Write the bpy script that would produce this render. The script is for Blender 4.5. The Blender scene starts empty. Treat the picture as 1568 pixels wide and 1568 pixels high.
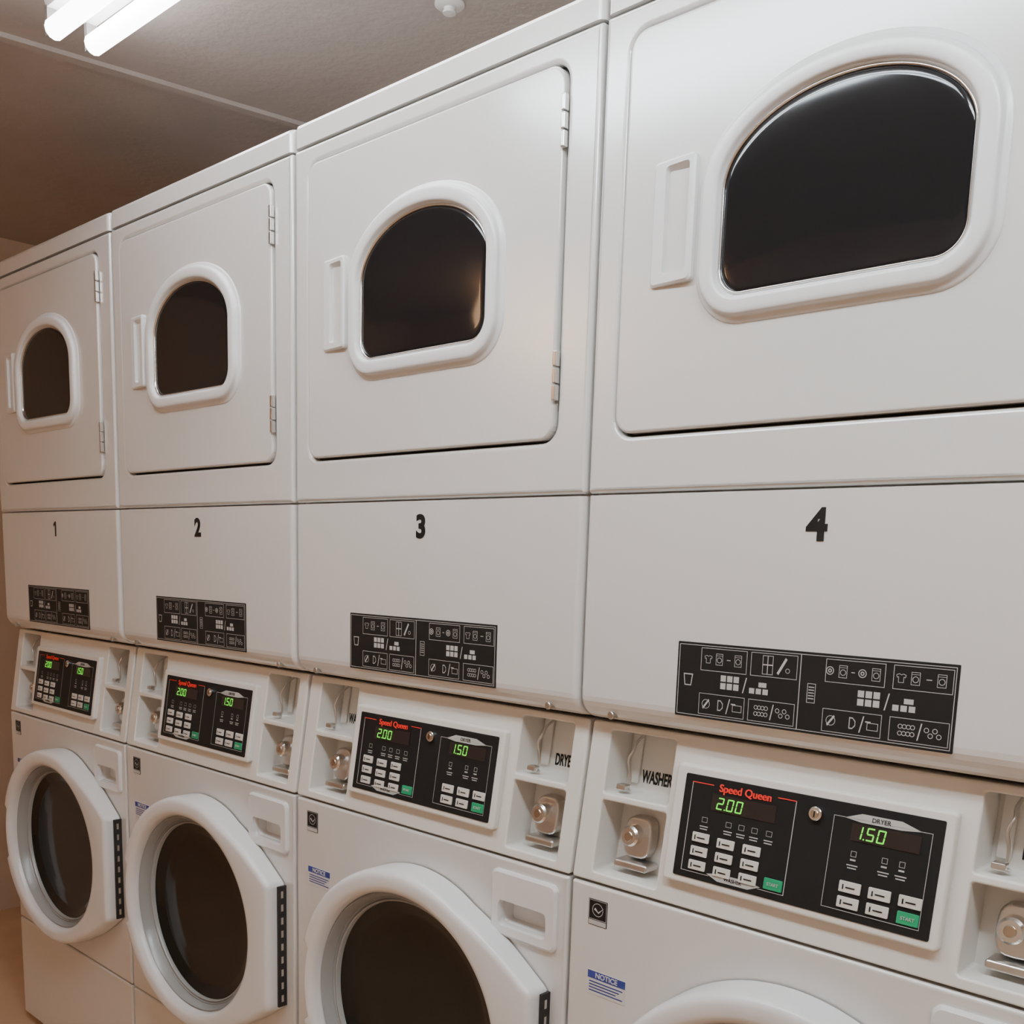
import bpy, bmesh, math, random
import numpy as np
from mathutils import Matrix, Vector
random.seed(3)
P=0.69; W=0.686
ZS=1.28; ZT=1.922; ZU=1.8814; ZB=0.9876; ZW=0.732
ZSEAM=.125; ZBOT=-.17; ZF=-.20
CY=0.035
scene=bpy.context.scene

# ---------------- materials ----------------
def mat(name,col,rough=.4,metal=0,emit=None,es=0,bump=0,bscale=200,coat=0,var=0,vscale=3,spec=.5,bdist=.002):
    m=bpy.data.materials.new(name); m.use_nodes=True
    nt=m.node_tree; b=nt.nodes['Principled BSDF']
    b.inputs['Base Color'].default_value=(*col,1); b.inputs['Roughness'].default_value=rough
    b.inputs['Metallic'].default_value=metal; b.inputs['Coat Weight'].default_value=coat
    b.inputs['Coat Roughness'].default_value=.18
    b.inputs['Specular IOR Level'].default_value=spec
    if emit: b.inputs['Emission Color'].default_value=(*emit,1); b.inputs['Emission Strength'].default_value=es
    tc=nt.nodes.new('ShaderNodeTexCoord')
    if bump:
        n=nt.nodes.new('ShaderNodeTexNoise'); n.inputs['Scale'].default_value=bscale; n.inputs['Detail'].default_value=3 if bscale>20 else 0
        bp=nt.nodes.new('ShaderNodeBump'); bp.inputs['Strength'].default_value=bump; bp.inputs['Distance'].default_value=bdist
        nt.links.new(tc.outputs['Object'],n.inputs['Vector']); nt.links.new(n.outputs['Fac'],bp.inputs['Height']); nt.links.new(bp.outputs['Normal'],b.inputs['Normal'])
    if var:
        n=nt.nodes.new('ShaderNodeTexNoise'); n.inputs['Scale'].default_value=vscale; n.inputs['Detail'].default_value=4
        r=nt.nodes.new('ShaderNodeValToRGB')
        r.color_ramp.elements[0].position=.3; r.color_ramp.elements[1].position=.7
        r.color_ramp.elements[0].color=(*[c*(1-var) for c in col],1); r.color_ramp.elements[1].color=(*[min(1,c*(1+var)) for c in col],1)
        nt.links.new(tc.outputs['Object'],n.inputs['Vector']); nt.links.new(n.outputs['Fac'],r.inputs['Fac']); nt.links.new(r.outputs['Color'],b.inputs['Base Color'])
    return m
M={}
M['enamel']=mat('white_enamel',(.66,.645,.62),.22,bump=1,bscale=3.2,bdist=.0035,spec=.8,coat=.8)
M['plastic']=mat('white_plastic',(.72,.715,.71),.25,var=.005)
M['control']=mat('control_housing_plastic',(.71,.68,.63),.4,var=.005)
M['gap']=mat('dark_gap',(.02,.018,.016),.8)
M['glass']=mat('dark_window_glass',(.009,.009,.010),.06,spec=.4)
M['glass2']=mat('washer_bowl_glass',(.008,.009,.008),.06,spec=.35)
M['gasket']=mat('grey_rubber_gasket',(.32,.32,.31),.25)
M['chrome']=mat('chrome',(.75,.74,.72),.18,1)
M['brass']=mat('keyhole_lock',(.50,.42,.34),.25,1)
M['steel']=mat('brushed_steel',(.62,.605,.58),.3,1)
M['black']=mat('black_print',(.008,.008,.008),.5,spec=.3)
M['decal']=mat('black_decal',(.012,.011,.010),.6,spec=.25)
M['panel']=mat('black_control_overlay',(.010,.010,.010),.55,spec=.25)
M['line']=mat('decal_white_print',(.45,.44,.42),.5)
M['btn']=mat('keypad_button',(.60,.57,.52),.5)
M['green']=mat('green_start_button',(.01,.28,.12),.4)
M['led']=mat('green_led',(.02,.1,.01),.5,emit=(.12,1,.03),es=1.6)
M['lcd']=mat('display_window',(.025,.017,.015),.3,spec=.3)
M['red']=mat('red_print',(.8,.03,.02),.5)
M['blue']=mat('blue_print',(.03,.05,.25),.5)
M['paper']=mat('sticker_paper',(.62,.60,.58),.5)

# ---------------- helpers ----------------
PARTS=[]
def mk(verts,faces,smooth=False,ang=None):
    me=bpy.data.meshes.new('m'); me.from_pydata([tuple(v) for v in verts],[],faces); me.update()
    bm=bmesh.new(); bm.from_mesh(me); bmesh.ops.recalc_face_normals(bm,faces=bm.faces); bm.to_mesh(me); bm.free()
    if smooth:
        me.polygons.foreach_set('use_smooth',[True]*len(me.polygons))
        if ang: me.set_sharp_from_angle(angle=math.radians(ang))
    return me
def part(name,me,m,only=None):
    me.name=name; me.materials.clear(); me.materials.append(M[m]); PARTS.append((name,me,only)); return me
def shear(me):
    for v in me.vertices: v.co.y+=(v.co.z-ZW)/(0.96-ZW)*CY
    me.update(); return me
def rrect(x0,x1,z0,z1,r,n=6):
    out=[]
    for cx,cz,a in ((x1-r,z1-r,0),(x0+r,z1-r,90),(x0+r,z0+r,180),(x1-r,z0+r,270)):
        for i in range(n+1):
            t=math.radians(a+90*i/n); out.append((cx+r*math.cos(t),cz+r*math.sin(t)))
    return out
def plate(loops,yf,th,bev=.002,br=3):
    cu=bpy.data.curves.new('c','CURVE'); cu.dimensions='2D'; cu.fill_mode='BOTH'
    for lp in loops:
        s=cu.splines.new('POLY'); s.points.add(len(lp)-1)
        for i,(x,z) in enumerate(lp): s.points[i].co=(x,z,0,1)
        s.use_cyclic_u=True
    cu.bevel_depth=bev; cu.bevel_resolution=br; cu.extrude=max(th/2-bev,0); cu.offset=-bev
    ob=bpy.data.objects.new('c',cu); scene.collection.objects.link(ob)
    dg=bpy.context.evaluated_depsgraph_get()
    me=bpy.data.meshes.new_from_object(ob.evaluated_get(dg))
    bpy.data.objects.remove(ob); bpy.data.curves.remove(cu)
    c=-yf-th/2
    for v in me.vertices:
        x,y,z=v.co; v.co=(x,-(z+c),y)
    me.update()
    me.polygons.foreach_set('use_smooth',[False]*len(me.polygons))
    return me
def text(body,size,x,z,y,bold=0,align='CENTER',sx=1):
    cu=bpy.data.curves.new('t','FONT'); cu.body=body; cu.size=size; cu.align_x=align; cu.align_y='CENTER'
    cu.offset=bold; cu.extrude=.0002
    ob=bpy.data.objects.new('t',cu); scene.collection.objects.link(ob)
    dg=bpy.context.evaluated_depsgraph_get()
    me=bpy.data.meshes.new_from_object(ob.evaluated_get(dg))
    bpy.data.objects.remove(ob); bpy.data.curves.remove(cu)
    for v in me.vertices:
        a,b,c=v.co; v.co=(x+a*sx,y-c,z+b)
    me.update(); return me
def loft(loops,cap=False,smooth=True,ang=None,capstart=False):
    n=len(loops[0]); V=[]; F=[]
    for l in loops: V+=l
    for k in range(len(loops)-1):
        for i in range(n):
            j=(i+1)%n; F.append((k*n+i,k*n+j,(k+1)*n+j,(k+1)*n+i))
    if cap: F.append(tuple(range((len(loops)-1)*n,len(loops)*n)))
    if capstart: F.append(tuple(range(n))[::-1])
    return mk(V,F,smooth,ang)
def box(x0,x1,y0,y1,z0,z1):
    v=[(x,y,z) for x in (x0,x1) for y in (y0,y1) for z in (z0,z1)]
    return mk(v,[(0,1,3,2),(4,6,7,5),(0,4,5,1),(2,3,7,6),(0,2,6,4),(1,5,7,3)])
class Quads:
    def __init__(s,y): s.v=[];s.f=[];s.y=y
    def q(s,x0,x1,z0,z1):
        n=len(s.v); s.v+=[(x0,s.y,z0),(x1,s.y,z0),(x1,s.y,z1),(x0,s.y,z1)]; s.f.append((n,n+1,n+2,n+3))
    def rect(s,x0,x1,z0,z1,t=.0007):
        s.q(x0,x1,z1-t,z1); s.q(x0,x1,z0,z0+t); s.q(x0,x0+t,z0,z1); s.q(x1-t,x1,z0,z1)
    def poly(s,pts):
        n=len(s.v); s.v+=[(a,s.y,b) for a,b in pts]; s.f.append(tuple(range(n,n+len(pts))))
    def ring(s,x,z,r,t=.0007,n=14):
        for i in range(n):
            a=2*math.pi*i/n;b=2*math.pi*(i+1)/n
            s.poly([(x+r*math.cos(a),z+r*math.sin(a)),(x+r*math.cos(b),z+r*math.sin(b)),(x+(r-t)*math.cos(b),z+(r-t)*math.sin(b)),(x+(r-t)*math.cos(a),z+(r-t)*math.sin(a))])
    def mesh(s):
        me=bpy.data.meshes.new('q'); me.from_pydata(s.v,[],s.f); me.update(); return me
def cyl(x,z,r,y0,y1,n=28,b=.0008):
    L=[]
    for rr,y in ((r,y1),(r,y0+b),(r-b,y0)):
        L.append([(x+rr*math.cos(2*math.pi*i/n),y,z+rr*math.sin(2*math.pi*i/n)) for i in range(n)])
    return loft(L,cap=True,smooth=True,ang=35)
def tube(pts,r,n=8):
    cu=bpy.data.curves.new('c','CURVE'); cu.dimensions='3D'; s=cu.splines.new('NURBS'); s.points.add(len(pts)-1)
    for i,p in enumerate(pts): s.points[i].co=(*p,1)
    s.use_endpoint_u=True; s.order_u=3; cu.bevel_depth=r; cu.bevel_resolution=2; cu.use_fill_caps=True
    ob=bpy.data.objects.new('c',cu); scene.collection.objects.link(ob)
    me=bpy.data.meshes.new_from_object(ob.evaluated_get(bpy.context.evaluated_depsgraph_get()))
    bpy.data.objects.remove(ob); return me
def plan_loft(prof,x0,x1,yb,r=.010,n=8):
    L=[]
    for yo,z in prof:
        l=[(x0,yb,z)]
        for i in range(n+1):
            t=math.radians(180+90*i/n); l.append((x0+r+r*math.cos(t),yo+r+r*math.sin(t),z))
        for i in range(n+1):
            t=math.radians(270+90*i/n); l.append((x1-r+r*math.cos(t),yo+r+r*math.sin(t),z))
        l.append((x1,yb,z)); L.append(l)
    return loft(L,cap=True,capstart=True,smooth=False)

# ---------------- cabinet ----------------
part('dryer_cabinet',box(.003,W-.003,.022,.70,ZS-.01,ZT-.008),'enamel')
part('middle_cabinet',box(.003,W-.003,.13,.70,.74,ZS-.01),'enamel')
part('washer_cabinet',box(.003,W-.003,.033,.70,ZBOT,ZW+.01),'enamel')
part('base_plinth',box(.02,W-.02,.05,.68,ZF,ZBOT),'gap')
part('top_trim',plan_loft([(0,ZU+.0015),(0,ZT-.008),(.002,ZT-.003),(.006,ZT-.0008),(.012,ZT)],.001,W-.001,.70),'enamel')
DX0,DX1,DZ0,DZ1=.042,.629,1.354,1.851
part('dryer_front_frame',plate([rrect(.001,W-.001,ZS+.0015,ZU-.0015,.004),rrect(DX0,DX1,DZ0,DZ1,.028)],0,.022,.007,6),'enamel')
part('door_gap_shade',box(DX0-.01,DX1+.01,.014,.021,DZ0-.01,DZ1+.01),'gap')  # dark sheet standing in for the shade inside the door gap
g=.0035
part('dryer_door',plate([rrect(DX0+g,DX1-g,DZ0+g,DZ1-g,.025)],-.004,.018,.004,4),'enamel')
# window
GX,GA,GB,GC,GT=.344,.147,1.509,1.630,1.719
def dloop():
    pts=[]; n=48
    for i in range(n+1):
        t=math.pi*i/n; pts.append((GX+GA*math.cos(t),GC+(GT-GC)*math.sin(t)))
    r=.032
    for i in range(1,6): pts.append((GX-GA,GC+(GB+r-GC)*i/6))
    for i in range(11):
        t=math.radians(180+90*i/10); pts.append((GX-GA+r+r*math.cos(t),GB+r+r*math.sin(t)))
    for i in range(1,12): pts.append((GX-GA+r+(2*GA-2*r)*i/12,GB))
    for i in range(11):
        t=math.radians(270+90*i/10); pts.append((GX+GA-r+r*math.cos(t),GB+r+r*math.sin(t)))
    for i in range(1,6): pts.append((GX+GA,GB+r+(GC-GB-r)*i/6))
    return pts
D=dloop()
def offs(pts,d,y):
    n=len(pts); out=[]
    for i in range(n):
        a=Vector(pts[i-1]);b=Vector(pts[(i+1)%n]); t=(b-a).normalized(); nrm=Vector((t.y,-t.x))
        out.append((pts[i][0]+nrm.x*d,y,pts[i][1]+nrm.y*d))
    return out
ringprof=[(.0345,-.003),(.0338,-.0050),(.0315,-.0065),(.0275,-.0075),(.0262,-.0095),(.0256,-.013),(.0245,-.0150),(.0225,-.0162),(.0190,-.0168),(.0100,-.0170),(.0065,-.0164),(.0045,-.0148),(.0030,-.0110),(.001,-.005)]
part('window_surround',loft([offs(D,d,y) for d,y in ringprof],smooth=True),'plastic')
part('window_chrome_lip',loft([offs(D,d,y) for d,y in [(.002,-.006),(.001,-.0085),(-.0005,-.0095),(-.0018,-.0085),(-.0025,-.006)]],smooth=True),'chrome')
def scl(k,y): return [(GX+(x-GX)*k,y,1.61+(z-1.61)*k) for x,z in D]
part('dark_window',loft([scl(1,-.0040),scl(.985,-.0062),scl(.965,-.0078),scl(.94,-.0084),scl(.90,-.0087),scl(.6,-.0092),scl(.3,-.0095),scl(.1,-.0096)],cap=True,smooth=True),'glass')
# handle
HX0,HX1,HZ0,HZ1=.094,.159,1.534,1.682
def wedge(l,yl,yr):
    return [(x,yl+(yr-yl)*(x-HX0)/(HX1-HX0),z) for x,z in l]
o1=rrect(HX0,HX1,HZ0,HZ1,.006); o2=rrect(HX0+.003,HX1-.003,HZ0+.003,HZ1-.003,.005)
i1=rrect(HX0+.020,HX1-.008,HZ0+.012,HZ1-.008,.005); i2=rrect(HX0+.024,HX1-.009,HZ0+.016,HZ1-.020,.004)
part('door_handle',loft([wedge(o1,-.003,-.003),wedge(o1,-.006,-.011),wedge(o2,-.008,-.014),wedge(i1,-.008,-.014),wedge(i2,.006,.004)],cap=True,smooth=False),'plastic')
for k,zc in enumerate((1.773,1.444)):
    for s in range(3):
        part('hinge_%d_%d'%(k,s),plate([rrect(DX1-.004,DX1+.003,zc-.034+s*.0228,zc-.034+s*.0228+.021,.001)],-.009,.010,.002,2),'steel')
prof=[(0,ZS-.0015),(0,ZB+.014),(.001,ZB+.007),(.004,ZB),(.009,ZB-.007),(.016,ZB-.013),(.026,ZB-.018),(.05,ZB-.022),(.12,ZB-.024)]
part('blank_front_panel',plan_loft(prof,.001,W-.001,.13),'enamel')
for k,x in enumerate((.055,.628)):
    part('panel_screw_%d'%k,cyl(x,ZB-.010,.0055,.0035,.02,16),'steel')
# instruction decal
EX0,EX1,EZ0,EZ1=.165,.525,.993,1.090
part('instruction_decal',plate([rrect(EX0,EX1,EZ0,EZ1,.001,2)],-.0008,.001,.0002,1),'decal')
Q=Quads(-.0012)
ew=EX1-EX0; eh=EZ1-EZ0
def U(u): return EX0+u*ew
def Vv(v): return EZ1-v*eh
Q.rect(U(.008),U(.992),Vv(.97),Vv(.03),.0008)
Q.q(U(.485),U(.488),Vv(.97),Vv(.03))
for (a,b) in ((.10,.285),(.30,.475)):
    Q.rect(U(a),U(b),Vv(.36),Vv(.06)); Q.rect(U(a),U(b),Vv(.94),Vv(.66))
for (a,b) in ((.575,.775),(.80,.985)):
    Q.rect(U(a),U(b),Vv(.34),Vv(.06)); Q.rect(U(a),U(b),Vv(.94),Vv(.66))
def washicon(u,v,w=.028):
    Q.rect(U(u-w/2),U(u+w/2),Vv(v+.075),Vv(v-.075),.0006); Q.ring(U(u),Vv(v+.01),.0036,.0007); Q.q(U(u-w/2),U(u+w/2),Vv(v-.045),Vv(v-.05))
def shirt(u,v):
    s=.0042; x=U(u); z=Vv(v)
    P_=[(-1.3,.9),(-.5,1.2),(0,.9),(.5,1.2),(1.3,.9),(1.1,.2),(.7,.4),(.7,-1.1),(-.7,-1.1),(-.7,.4),(-1.1,.2)]
    for i in range(len(P_)):
        a=Vector(P_[i])*s; b=Vector(P_[(i+1)%len(P_)])*s; t=(b-a).normalized(); nn=Vector((-t.y,t.x))*.0003
        Q.poly([(x+a.x-nn.x,z+a.y-nn.y),(x+b.x-nn.x,z+b.y-nn.y),(x+b.x+nn.x,z+b.y+nn.y),(x+a.x+nn.x,z+a.y+nn.y)])
for u in (.175,.25,.635,.745,.87,.95): washicon(u,.2)
for u in (.13,.825): shirt(u,.21)
for u in (.59,.70): 
    Q.ring(U(u),Vv(.2),.0050,.0010); Q.ring(U(u),Vv(.2),.0024,.0012)
Q.q(U(.205),U(.22),Vv(.205),Vv(.195)); Q.q(U(.903),U(.92),Vv(.205),Vv(.195)); Q.q(U(.663),U(.675),Vv(.205),Vv(.195))
for u in (.13,.605):
    Q.ring(U(u),Vv(.8),.006,.0007)
    Q.poly([(U(u-.014),Vv(.85)),(U(u-.010),Vv(.87)),(U(u+.014),Vv(.75)),(U(u+.010),Vv(.73))])
def dsh(u):
    Q.q(U(u-.012),U(u-.009),Vv(.87),Vv(.73)); Q.q(U(u-.012),U(u),Vv(.745),Vv(.73)); Q.q(U(u-.012),U(u),Vv(.87),Vv(.855))
    Q.poly([(U(u),Vv(.73)),(U(u+.010),Vv(.77)),(U(u+.0075),Vv(.78)),(U(u),Vv(.745))]); Q.poly([(U(u),Vv(.87)),(U(u+.010),Vv(.83)),(U(u+.0075),Vv(.82)),(U(u),Vv(.855))]); Q.q(U(u+.0075),U(u+.010),Vv(.83),Vv(.77))
    Q.rect(U(u+.048),U(u+.085),Vv(.86),Vv(.77)); Q.q(U(u+.042),U(u+.06),Vv(.77),Vv(.755)); Q.poly([(U(u+.022),Vv(.9)),(U(u+.034),Vv(.7)),(U(u+.038),Vv(.7)),(U(u+.026),Vv(.9))])
dsh(.19); dsh(.68)
for c0 in (.33,.835):
    for j in range(4): Q.ring(U(c0+j*.013),Vv(.76),.0028,.0008,10); Q.ring(U(c0+j*.013),Vv(.84),.0028,.0008,10)
    Q.poly([(U(c0+.054),Vv(.9)),(U(c0+.064),Vv(.7)),(U(c0+.068),Vv(.7)),(U(c0+.058),Vv(.9))])
    for j in range(4): Q.ring(U(c0+.082+j*.013),Vv(.77+.06*(j%2)),.0030,.0008,10)
Q.rect(U(.345),U(.385),Vv(.33),Vv(.09)); Q.q(U(.345),U(.385),Vv(.215),Vv(.2)); Q.q(U(.363),U(.366),Vv(.33),Vv(.09))
Q.poly([(U(.40),Vv(.3)),(U(.43),Vv(.1)),(U(.437),Vv(.12)),(U(.407),Vv(.32))]); Q.ring(U(.44),Vv(.26),.003)
for cx0,cy0 in ((.185,.4),(.69,.4)):
    for i in range(3):
        for j in range(2): Q.q(U(cx0+i*.026),U(cx0+i*.026+.021),Vv(cy0+j*.1+.08),Vv(cy0+j*.1))
    for i in range(3): 
        Q.q(U(cx0+.115+i*.026),U(cx0+.115+i*.026+.02),Vv(cy0+.19),Vv(cy0+.12))
    Q.q(U(cx0+.15),U(cx0+.18),Vv(cy0+.1),Vv(cy0+.04))
    Q.poly([(U(cx0+.088),Vv(cy0+.2)),(U(cx0+.1),Vv(cy0)),(U(cx0+.104),Vv(cy0)),(U(cx0+.092),Vv(cy0+.2))])
Q.poly([(U(.03),Vv(.42)),(U(.07),Vv(.42)),(U(.064),Vv(.58)),(U(.036),Vv(.58))])
Q.rect(U(.515),U(.545),Vv(.62),Vv(.38)); 
for k in range(5): Q.q(U(.52),U(.54),Vv(.42+k*.035+.012),Vv(.42+k*.035))
part('decal_print',Q.mesh(),'line')
q2=Quads(-.0014); q2.poly([(U(.034),Vv(.435)),(U(.066),Vv(.435)),(U(.061),Vv(.565)),(U(.039),Vv(.565))]); part('decal_print_b',q2.mesh(),'decal')

# ---------------- control section ----------------
LBX=(.036,.147); RBX=(.552,.657); BZ=((.862,.952),(.748,.852))
holes=[rrect(a,b,z0,z1,.004,3) for a,b in (LBX,RBX) for z0,z1 in BZ]
part('control_fascia',shear(plate([rrect(.001,W-.001,ZW+.002,.962,.004)]+holes,0,.058,.003,3)),'control')
part('fascia_back',shear(box(.004,W-.004,.055,.065,ZW+.003,.962)),'control')
BX0,BX1,BZ0,BZ1=.162,.532,.770,.926
part('control_bezel',shear(plate([rrect(BX0,BX1,BZ0,BZ1,.006)],-.012,.014,.004,4)),'control')
KX0,KX1,KZ0,KZ1=.179,.521,.780,.915
part('control_overlay',shear(plate([rrect(KX0,KX1,KZ0,KZ1,.002,2)],-.0132,.002,.0004,1)),'panel')
kw=KX1-KX0; kh=KZ1-KZ0; KY=-.0138
def KU(u): return KX0+u*kw
def KV(v): return KZ1-v*kh
Q=Quads(KY)
Q.q(KU(.035),KU(.038),KV(.93),KV(.07)); Q.q(KU(.472),KU(.475),KV(.93),KV(.07)); Q.q(KU(.035),KU(.16),KV(.935),KV(.93)); Q.q(KU(.37),KU(.475),KV(.935),KV(.93))
Q.rect(KU(.62),KU(.965),KV(.93),KV(.12),.0007)
Q.poly([(KU(.15),KV(.915)),(KU(.20),KV(.89)),(KU(.33),KV(.89)),(KU(.38),KV(.915)),(KU(.33),KV(.965)),(KU(.20),KV(.965))])
Q.poly([(KU(.66),KV(.125)),(KU(.72),KV(.07)),(KU(.86),KV(.07)),(KU(.93),KV(.125)),(KU(.86),KV(.145)),(KU(.72),KV(.145))])
for u in (.11,.215,.27,.325,.385): 
    Q.rect(KU(u-.012),KU(u+.012),KV(.44),KV(.39),.0005); Q.q(KU(u-.018),KU(u+.018),KV(.485),KV(.475)); Q.q(KU(u-.016),KU(u+.016),KV(.51),KV(.50))
for u in (.71,.82,.88):
    Q.rect(KU(u-.010),KU(u+.010),KV(.45),KV(.40),.0006)
    Q.q(KU(u-.010),KU(u+.010),KV(.485),KV(.47)); 
    Q.q(KU(u-.020),KU(u+.020),KV(.53),KV(.52)); Q.q(KU(u-.016),KU(u+.016),KV(.555),KV(.545))
part('overlay_print',shear(Q.mesh()),'line')
Q=Quads(KY-.0003); Q.q(KU(.13),KU(.40),KV(.31),KV(.15)); Q.q(KU(.69),KU(.93),KV(.31),KV(.16)); part('display_windows',shear(Q.mesh()),'lcd')
def ktext(n,b,s,u,v,m,bold=0,y=KY-.0005,sx=1): part(n,shear(text(b,s,KU(u),KV(v),y,bold,sx=sx)),m)
ktext('brand_print','Speed Queen',.0138,.265,.088,'red',.00012)
ktext('brand_print_b','Speed Queen',.0138,.267,.088,'red',.00012,y=KY-.0004)
Q=Quads(KY-.0002); Q.q(KU(.40),KU(.475),KV(.075),KV(.066)); Q.q(KU(.035),KU(.13),KV(.075),KV(.066)); part('red_line',shear(Q.mesh()),'red')
def seg(Q,x,z,w,h,ch):
    S={'0':'abcdef','1':'bc','2':'abged','5':'afgcd'}[ch]; t=w*.17; sl=.12
    def qq(x0,x1,z0,z1): Q.poly([(x+x0+z0*sl,z+z0),(x+x1+z0*sl,z+z0),(x+x1+z1*sl,z+z1),(x+x0+z1*sl,z+z1)])
    for s in S:
        if s=='a': qq(t*.6,w-t*.6,h-t,h)
        if s=='d': qq(t*.6,w-t*.6,0,t)
        if s=='g': qq(t*.6,w-t*.6,h/2-t/2,h/2+t/2)
        if s=='b': qq(w-t,w,h/2+t*.3,h-t*.3)
        if s=='c': qq(w-t,w,t*.3,h/2-t*.3)
        if s=='f': qq(0,t,h/2+t*.3,h-t*.3)
        if s=='e': qq(0,t,t*.3,h/2-t*.3)
Q=Quads(KY-.0008)
for u0,s in ((.152,'200'),(.70,'150')):
    for k,ch in enumerate(s): seg(Q,KU(u0)+k*.0130+(0 if k==0 else .0015),KV(.29),.0095,.0155,ch)
    Q.q(KU(u0)+.0118,KU(u0)+.0134,KV(.29),KV(.29)+.0016)
part('led_digits',shear(Q.mesh()),'led')
Q=Quads(KY-.0022); n=0
for u in (.105,.215,.325):
    for v in (.60,.735,.87):
        if u<.12: v-=.01
        part('key_%d'%n,shear(plate([rrect(KU(u-.037),KU(u+.037),KV(v+.045),KV(v-.045),.001,2)],KY-.0016,.002,.0005,1)),'btn'); n+=1
        Q.q(KU(u-.014),KU(u+.020),KV(v+.008),KV(v-.004)); Q.q(KU(u-.026),KU(u-.021),KV(v+.022),KV(v-.022))
for u in (.715,.82,.925):
    for v in (.715,.85):
        if u>.9 and v>.8: continue
        part('key_%d'%n,shear(plate([rrect(KU(u-.039),KU(u+.039),KV(v+.048),KV(v-.048),.001,2)],KY-.0016,.002,.0005,1)),'btn'); n+=1
        Q.q(KU(u-.014),KU(u+.020),KV(v+.008),KV(v-.004)); Q.q(KU(u-.026),KU(u-.021),KV(v+.022),KV(v-.022))
part('key_print',shear(Q.mesh()),'black')
for k,(u,v) in enumerate(((.43,.86),(.925,.855))):
    part('start_key_%d'%k,shear(plate([rrect(KU(u-.037),KU(u+.037),KV(v+.052),KV(v-.052),.001,2)],KY-.0016,.002,.0005,1)),'green')
    ktext('start_text_%d'%k,'START',.0055,u,v,'line',y=KY-.0022)
ktext('washer_word','WASHER',.0065,.265,.928,'black',y=KY-.0004)
ktext('dryer_word','DRYER',.0075,.79,.108,'black',y=KY-.0004)
part('lock_ring',shear(cyl(KU(.555),KV(.14),.0085,-.019,-.012)),'chrome')
part('lock_core',shear(cyl(KU(.555),KV(.14),.005,-.0205,-.012)),'brass')
Q=Quads(-.0207); Q.q(KU(.555)-.0008,KU(.555)+.0008,KV(.14)-.0035,KV(.14)+.0035); part('lock_slot',shear(Q.mesh()),'black')
# coin bays
for k,(a,b) in enumerate((LBX,RBX)):
    part('bay_label_%d'%k,shear(text(('WASHER','DRYER')[k],.025,a+(.026,.032)[k],.882,.0545,.0007,'LEFT',sx=.52)),'black')
    part('coin_lever_%d'%k,shear(tube([(a+.028,.045,.945),(a+.024,.03,.935),(a+.03,.02,.925),(a+.022,.018,.912),(a+.027,.02,.895),(a+.027,.025,.875),(a+.022,.02,.868),(a+.033,.018,.868)],.0022)),'steel')
    part('coin_lever_plate_%d'%k,shear(plate([rrect(a+.014,a+.03,.868,.876,.002)],.01,.012,.001,1)),'steel')
    part('lever_back_%d'%k,shear(plate([rrect(a+.006,a+.022,.872,.948,.003)],.050,.004,.001,1)),'control')
    lp=[]
    for i in range(24):
        t=2*math.pi*i/24; rr=.026; lp.append((a+.046+rr*.92*abs(math.cos(t))**.6*(1 if math.cos(t)>0 else -1),.800+rr*1.15*abs(math.sin(t))**.6*(1 if math.sin(t)>0 else -1)))
    part('coin_box_plate_%d'%k,shear(plate([lp],.034,.02,.004,4)),'steel')
    part('coin_lock_%d'%k,shear(cyl(a+.042,.804,.0150,.018,.04,b=.003)),'chrome')
    part('coin_lock_core_%d'%k,shear(cyl(a+.042,.804,.007,.0165,.04)),'brass')
    part('coin_funnel_%d'%k,shear(plate([rrect(a+.02,a+.078,.757,.768,.004)],.02,.03,.003,3)),'steel')

# ---------------- washer front ----------------
WX0,WX1,WZ0,WZ1=.532,.668,.606,.712
part('washer_front_panel',plate([rrect(.001,W-.001,ZSEAM+.0015,ZW-.002,.004),rrect(WX0+.018,WX1-.022,WZ0+.018,WZ0+.056,.008)],0,.033,.005,4),'enamel')
part('lower_service_panel',plate([rrect(.001,W-.001,ZBOT,ZSEAM-.0015,.004)],0,.033,.005,4),'enamel')
o=rrect(WX0,WX1,WZ0,WZ1,.012); oi=rrect(WX0+.004,WX1-.004,WZ0+.004,WZ1-.004,.010)
ii=rrect(WX0+.016,WX1-.020,WZ0+.016,WZ0+.058,.009); i3=rrect(WX0+.022,WX1-.026,WZ0+.022,WZ0+.052,.006)
def fl(l,y): return [(x,y,z) for x,z in l]
part('dispenser_handle',loft([fl(o,.001),fl(o,-.004),fl(oi,-.007),fl(ii,-.006),fl(ii,.0),fl(i3,.024)],cap=True,smooth=False),'plastic')
# washer door
CX,CZ,RO=.364,.418,.256
HXR=.652
def outer(k=1.0,notch=0):
    L=[];n=240
    for i in range(n):
        a=2*math.pi*i/n; r=RO*k
        c,s=math.cos(a),math.sin(a)
        if c>0:
            hx=(HXR-CX)-(1-k)*RO; hz=.130-(1-k)*.1
            cand=hx/c
            if abs(s)*cand<=hz: r=max(r*.5,cand)
            else:
                ta=math.radians(60); tx,tz=RO*k*math.cos(ta),RO*k*math.sin(ta)
                if abs(a if a<math.pi else 2*math.pi-a)<ta:
                    dx,dz=tx-hx,tz-hz
                    ss=abs(s); den=c*dz-ss*dx
                    line=(hx*dz-hz*dx)/den
                    r=line+.006*math.sin(math.pi*min(1,max(0,(abs(a if a<math.pi else 2*math.pi-a)-math.radians(25))/math.radians(35))))
        if 163<math.degrees(a)<197: r=min(r,.2335-notch)
        L.append((CX+r*c,CZ+r*s))
    return L
def circ(r,n=240): return [(CX+r*math.cos(2*math.pi*i/n),CZ+r*math.sin(2*math.pi*i/n)) for i in range(n)]
def ydep(x,y): 
    t=min(1,max(0,(x-(CX-RO))/(2*RO))); return y*(1-.45*t)
def L3(l,y): return [(x,ydep(x,y),z) for x,z in l]
e_=.009
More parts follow.
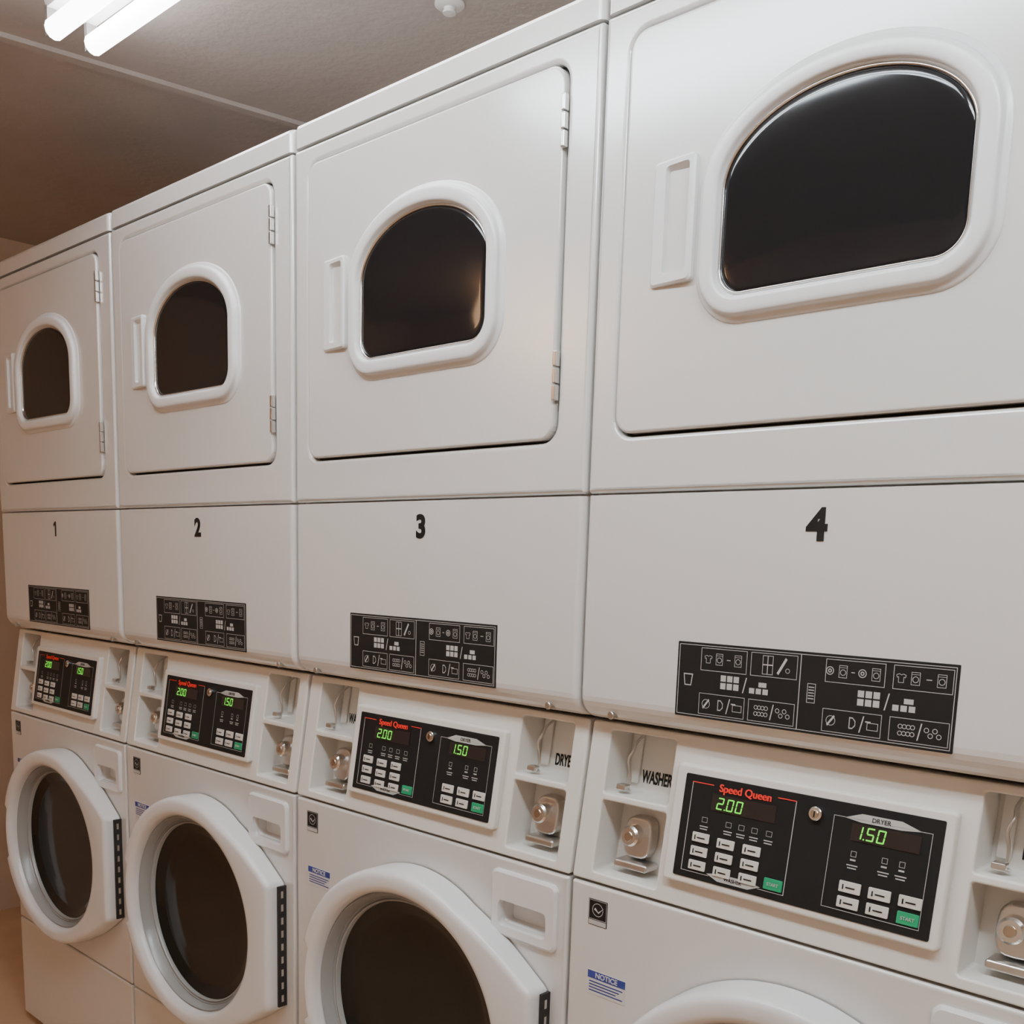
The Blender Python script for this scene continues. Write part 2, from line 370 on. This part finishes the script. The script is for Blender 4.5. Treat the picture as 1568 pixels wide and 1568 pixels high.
part('washer_door',loft([L3(outer(1),-.004),L3(outer(1),-.054),L3(outer(.994,.0005),-.066),L3(outer(.982,.001),-.0735),L3(outer(.965,.0015),-.077),L3(outer(.945,.002),-.078),L3(circ(.220+e_),-.078),L3(circ(.212+e_),-.075),L3(circ(.206+e_),-.066),L3(circ(.204+e_),-.040)],smooth=True,ang=50),'plastic')
part('door_gasket_ring',loft([L3(circ(.2045+e_),-.054),L3(circ(.2005+e_),-.058),L3(circ(.197+e_),-.050),L3(circ(.194+e_),-.036),L3(circ(.191+e_),-.038),L3(circ(.188+e_),-.028),L3(circ(.186+e_),-.015)],smooth=True,ang=60),'gasket')
part('door_glass_rim',loft([L3(circ(.189+e_),-.032),L3(circ(.187+e_),-.036),L3(circ(.185+e_),-.033),L3(circ(.184+e_),-.024)],smooth=True),'gasket')
part('door_glass',loft([L3(circ(.187+e_),-.026),L3(circ(.180+e_),-.024),L3(circ(.172),-.015),L3(circ(.166),-.0135),L3(circ(.13),-.0120),L3(circ(.08),-.0105),L3(circ(.03),-.010)],cap=True,smooth=True),'glass2')
# grip flange seen inside the notch at the latch side
gr=[]
for rr,yy in ((.252,-.004),(.252,-.024),(.246,-.030),(.226,-.032)):
    gr.append([(CX+rr*math.cos(math.radians(t)),ydep(CX-RO,yy),CZ+rr*math.sin(math.radians(t))) for t in [162+36*i/24 for i in range(25)]])
V=[p for l in gr for p in l]; F=[(k*25+i,k*25+i+1,(k+1)*25+i+1,(k+1)*25+i) for k in range(3) for i in range(24)]
part('door_grip_flange',mk(V,F,True,40),'plastic')
part('door_hinge_strip',box(HXR+.001,HXR+.006,-.019,0,CZ-.125,CZ+.125),'gap')
for k in range(9):
    part('hinge_slot_%d'%k,box(HXR+.0062,HXR+.0066,-.013,-.008,CZ-.115+k*.027,CZ-.115+k*.027+.014),'steel')
# stickers
part('energy_sticker',plate([rrect(.035,.069,.670,.709,.001,2)],-.0006,.0008,.0002,1),'black')
Q=Quads(-.0009); Q.rect(.036,.068,.679,.708,.0007); Q.q(.036,.068,.671,.678); Q.ring(.052,.694,.010,.0009)
Q.poly([(.041,.690),(.048,.697),(.053,.691),(.063,.699),(.054,.689),(.045,.694)])
part('energy_sticker_print',Q.mesh(),'line')
part('notice_sticker',plate([rrect(.038,.108,.566,.602,.001,2)],-.0006,.0008,.0002,1),'paper')
Q=Quads(-.0009); Q.q(.039,.107,.590,.6015); 
part('notice_header',Q.mesh(),'blue')
part('notice_word',text('NOTICE',.011,.073,.5955,-.0010,.0002),'paper')
Q=Quads(-.0009)
for k in range(4): Q.q(.042,.103-.006*(k%3),.586-k*.0045-.0018,.586-k*.0045)
part('notice_lines',Q.mesh(),'blue')

# ---------------- instances ----------------
for i in range(4):
    e=bpy.data.objects.new('stacked_washer_dryer',None); scene.collection.objects.link(e)
    e.location=((i-3)*P+.002-(.006,.003,0,0)[i],0,0)
    for n,me,only in PARTS:
        o_=bpy.data.objects.new(n,me); scene.collection.objects.link(o_); o_.parent=e
    if i==0:
        Q=Quads(-.0006); Q.poly([(.346,1.2175),(.3535,1.2175),(.3535,1.2545),(.3475,1.2545),(.338,1.2480),(.338,1.2415),(.346,1.2455)]); tm=Q.mesh()
    else: tm=text(str(i+1),.050,.347,1.236,-.0006,.0021)
    tm.materials.append(M['black'])
    o_=bpy.data.objects.new('unit_number',tm); scene.collection.objects.link(o_); o_.parent=e

# ---------------- room ----------------
CE=2.28
M['ceil']=mat('ceiling_plaster',(.46,.41,.375),.9,bump=1,bscale=45,var=.06)
M['wall']=mat('tan_wall',(.62,.47,.35),.8,bump=.2,bscale=60,var=.05)
M['floor']=mat('brown_floor_tile',(.64,.42,.26),.5,var=.08,vscale=6)
def ob(name,me,m,loc=(0,0,0),parent=None):
    me.name=name
    if m: me.materials.clear(); me.materials.append(M[m])
    x=bpy.data.objects.new(name,me); scene.collection.objects.link(x); x.location=loc
    if parent: x.parent=parent
    return x
XL,XR,YB,YF=-3.1,3.0,.85,-2.4
ob('floor',box(XL,XR,YF,YB,ZF-.1,ZF),'floor')
ob('ceiling',box(XL,XR,YF,YB,CE,CE+.1),'ceil')
ob('wall_back',box(XL,XR,YB,YB+.1,ZF,CE),'wall')
ob('wall_front',box(XL,XR,YF-.1,YF,ZF,CE),'wall')
ob('wall_left',box(XL-.1,XL,YF,YB,ZF,CE),'wall')
ob('wall_right',box(XR,XR+.1,YF,YB,ZF,CE),'wall')
t=ob('trim_1',box(-.014,.014,-1.3,.36,-.010,0),'ceil',(-1.455,.48,CE)); t.rotation_euler=(0,0,-math.radians(10.5))
# light fixtures
M['lampwhite']=mat('fixture_white',(.75,.74,.72),.4)
M['sock']=mat('lamp_socket',(.25,.24,.23),.5)
M['tube_a']=mat('fluorescent_tube_old',(1,1,1),.4,emit=(.95,.96,1.0),es=12)
M['tube']=mat('fluorescent_tube',(1,1,1),.4,emit=(.84,.93,1.0),es=40)
M['tube_c']=mat('fluorescent_tube_bright',(1,1,1),.4,emit=(.84,.93,1.0),es=66)
M['fill_globe']=mat('added_fill_glow',(1,.9,.8),.4,emit=(1.0,.60,.32),es=11)  # warm glow for the added, unseen fill lamp
def fixture(x0,x1,yc,m='tube',sp=.04):
    e=bpy.data.objects.new('fluorescent_light_fixture',None); scene.collection.objects.link(e)
    b=plan_loft([(yc-sp-.01,CE-.035),(yc-sp-.02,CE-.001)],x0-.01,x1+.01,yc+sp+.01,.005); ob('housing',b,'lampwhite',parent=e)
    for k,dy in enumerate((-sp,sp)):
        n=12; L=[]
        for x,rr in ((x0,.014),(x0+.006,.02),(x1-.006,.02),(x1,.014)):
            L.append([(x,yc+dy+rr*math.cos(2*math.pi*i/n),CE-.075+rr*math.sin(2*math.pi*i/n)) for i in range(n)])
        ob('tube_%d'%k,loft(L,cap=True,capstart=True,ang=60),m,parent=e)
        for xx in (x0-.012,x1):
            ob('socket_%d'%k,box(xx,xx+.012,yc+dy-.011,yc+dy+.011,CE-.086,CE-.03),'sock',parent=e)
fixture(-1.30,-.10,-.105,'tube_a')
fixture(-.80,.40,-.78,'tube',.07)
fixture(.60,1.80,-.78,'tube_c',.07)
# added warm fill lamp, out of view, to warm the left-hand machines
e=bpy.data.objects.new('added_fill_lamp',None); scene.collection.objects.link(e)
gx,gy,gr_=-1.95,-2.1,.16
L=[]
for i in range(1,12):
    t=math.pi*i/12; L.append([(gx+gr_*math.sin(t)*math.cos(2*math.pi*j/24),gy+gr_*math.sin(t)*math.sin(2*math.pi*j/24),CE-.175+gr_*math.cos(t)) for j in range(24)])
ob('fill_globe',loft(L,cap=True,capstart=True),'fill_globe',parent=e)
L=[[(gx+r*math.cos(2*math.pi*j/24),gy+r*math.sin(2*math.pi*j/24),z) for j in range(24)] for r,z in ((.07,CE),(.07,CE-.010),(.05,CE-.02))]
ob('fill_canopy',loft(L,cap=True,ang=40),'lampwhite',parent=e)
L=[]
for r,z in ((.030,CE),(.030,CE-.004),(.024,CE-.008),(.012,CE-.009),(.010,CE-.014),(.014,CE-.016),(.013,CE-.019),(.003,CE-.020)):
    L.append([(-.73+r*math.cos(2*math.pi*i/24),.40+r*math.sin(2*math.pi*i/24),z) for i in range(24)])
ob('ceiling_sprinkler',loft(L,cap=True,ang=40),'lampwhite')
w=bpy.data.worlds.new('w'); scene.world=w; w.use_nodes=True
w.node_tree.nodes['Background'].inputs['Color'].default_value=(.9,.75,.6,1); w.node_tree.nodes['Background'].inputs['Strength'].default_value=.1

# ---------------- camera ----------------
yaw,pitch,roll=.7516,-.1603,.0303
f=np.array([-math.sin(yaw)*math.cos(pitch), math.cos(yaw)*math.cos(pitch), math.sin(pitch)])
r=np.array([math.cos(yaw), math.sin(yaw),0.]); u=np.cross(r,f)
r2=r*math.cos(roll)+u*math.sin(roll); u2=-r*math.sin(roll)+u*math.cos(roll)
cam=bpy.data.cameras.new('camera'); co=bpy.data.objects.new('camera',cam); scene.collection.objects.link(co)
C=np.array([.9246,-1.1245,1.1813])
m=Matrix(((r2[0],u2[0],-f[0],C[0]),(r2[1],u2[1],-f[1],C[1]),(r2[2],u2[2],-f[2],C[2]),(0,0,0,1)))
co.matrix_world=m
cam.sensor_width=36; cam.lens=36*1569/1568; cam.shift_y=(1118.5-784)/1568; cam.clip_start=.02
scene.camera=co
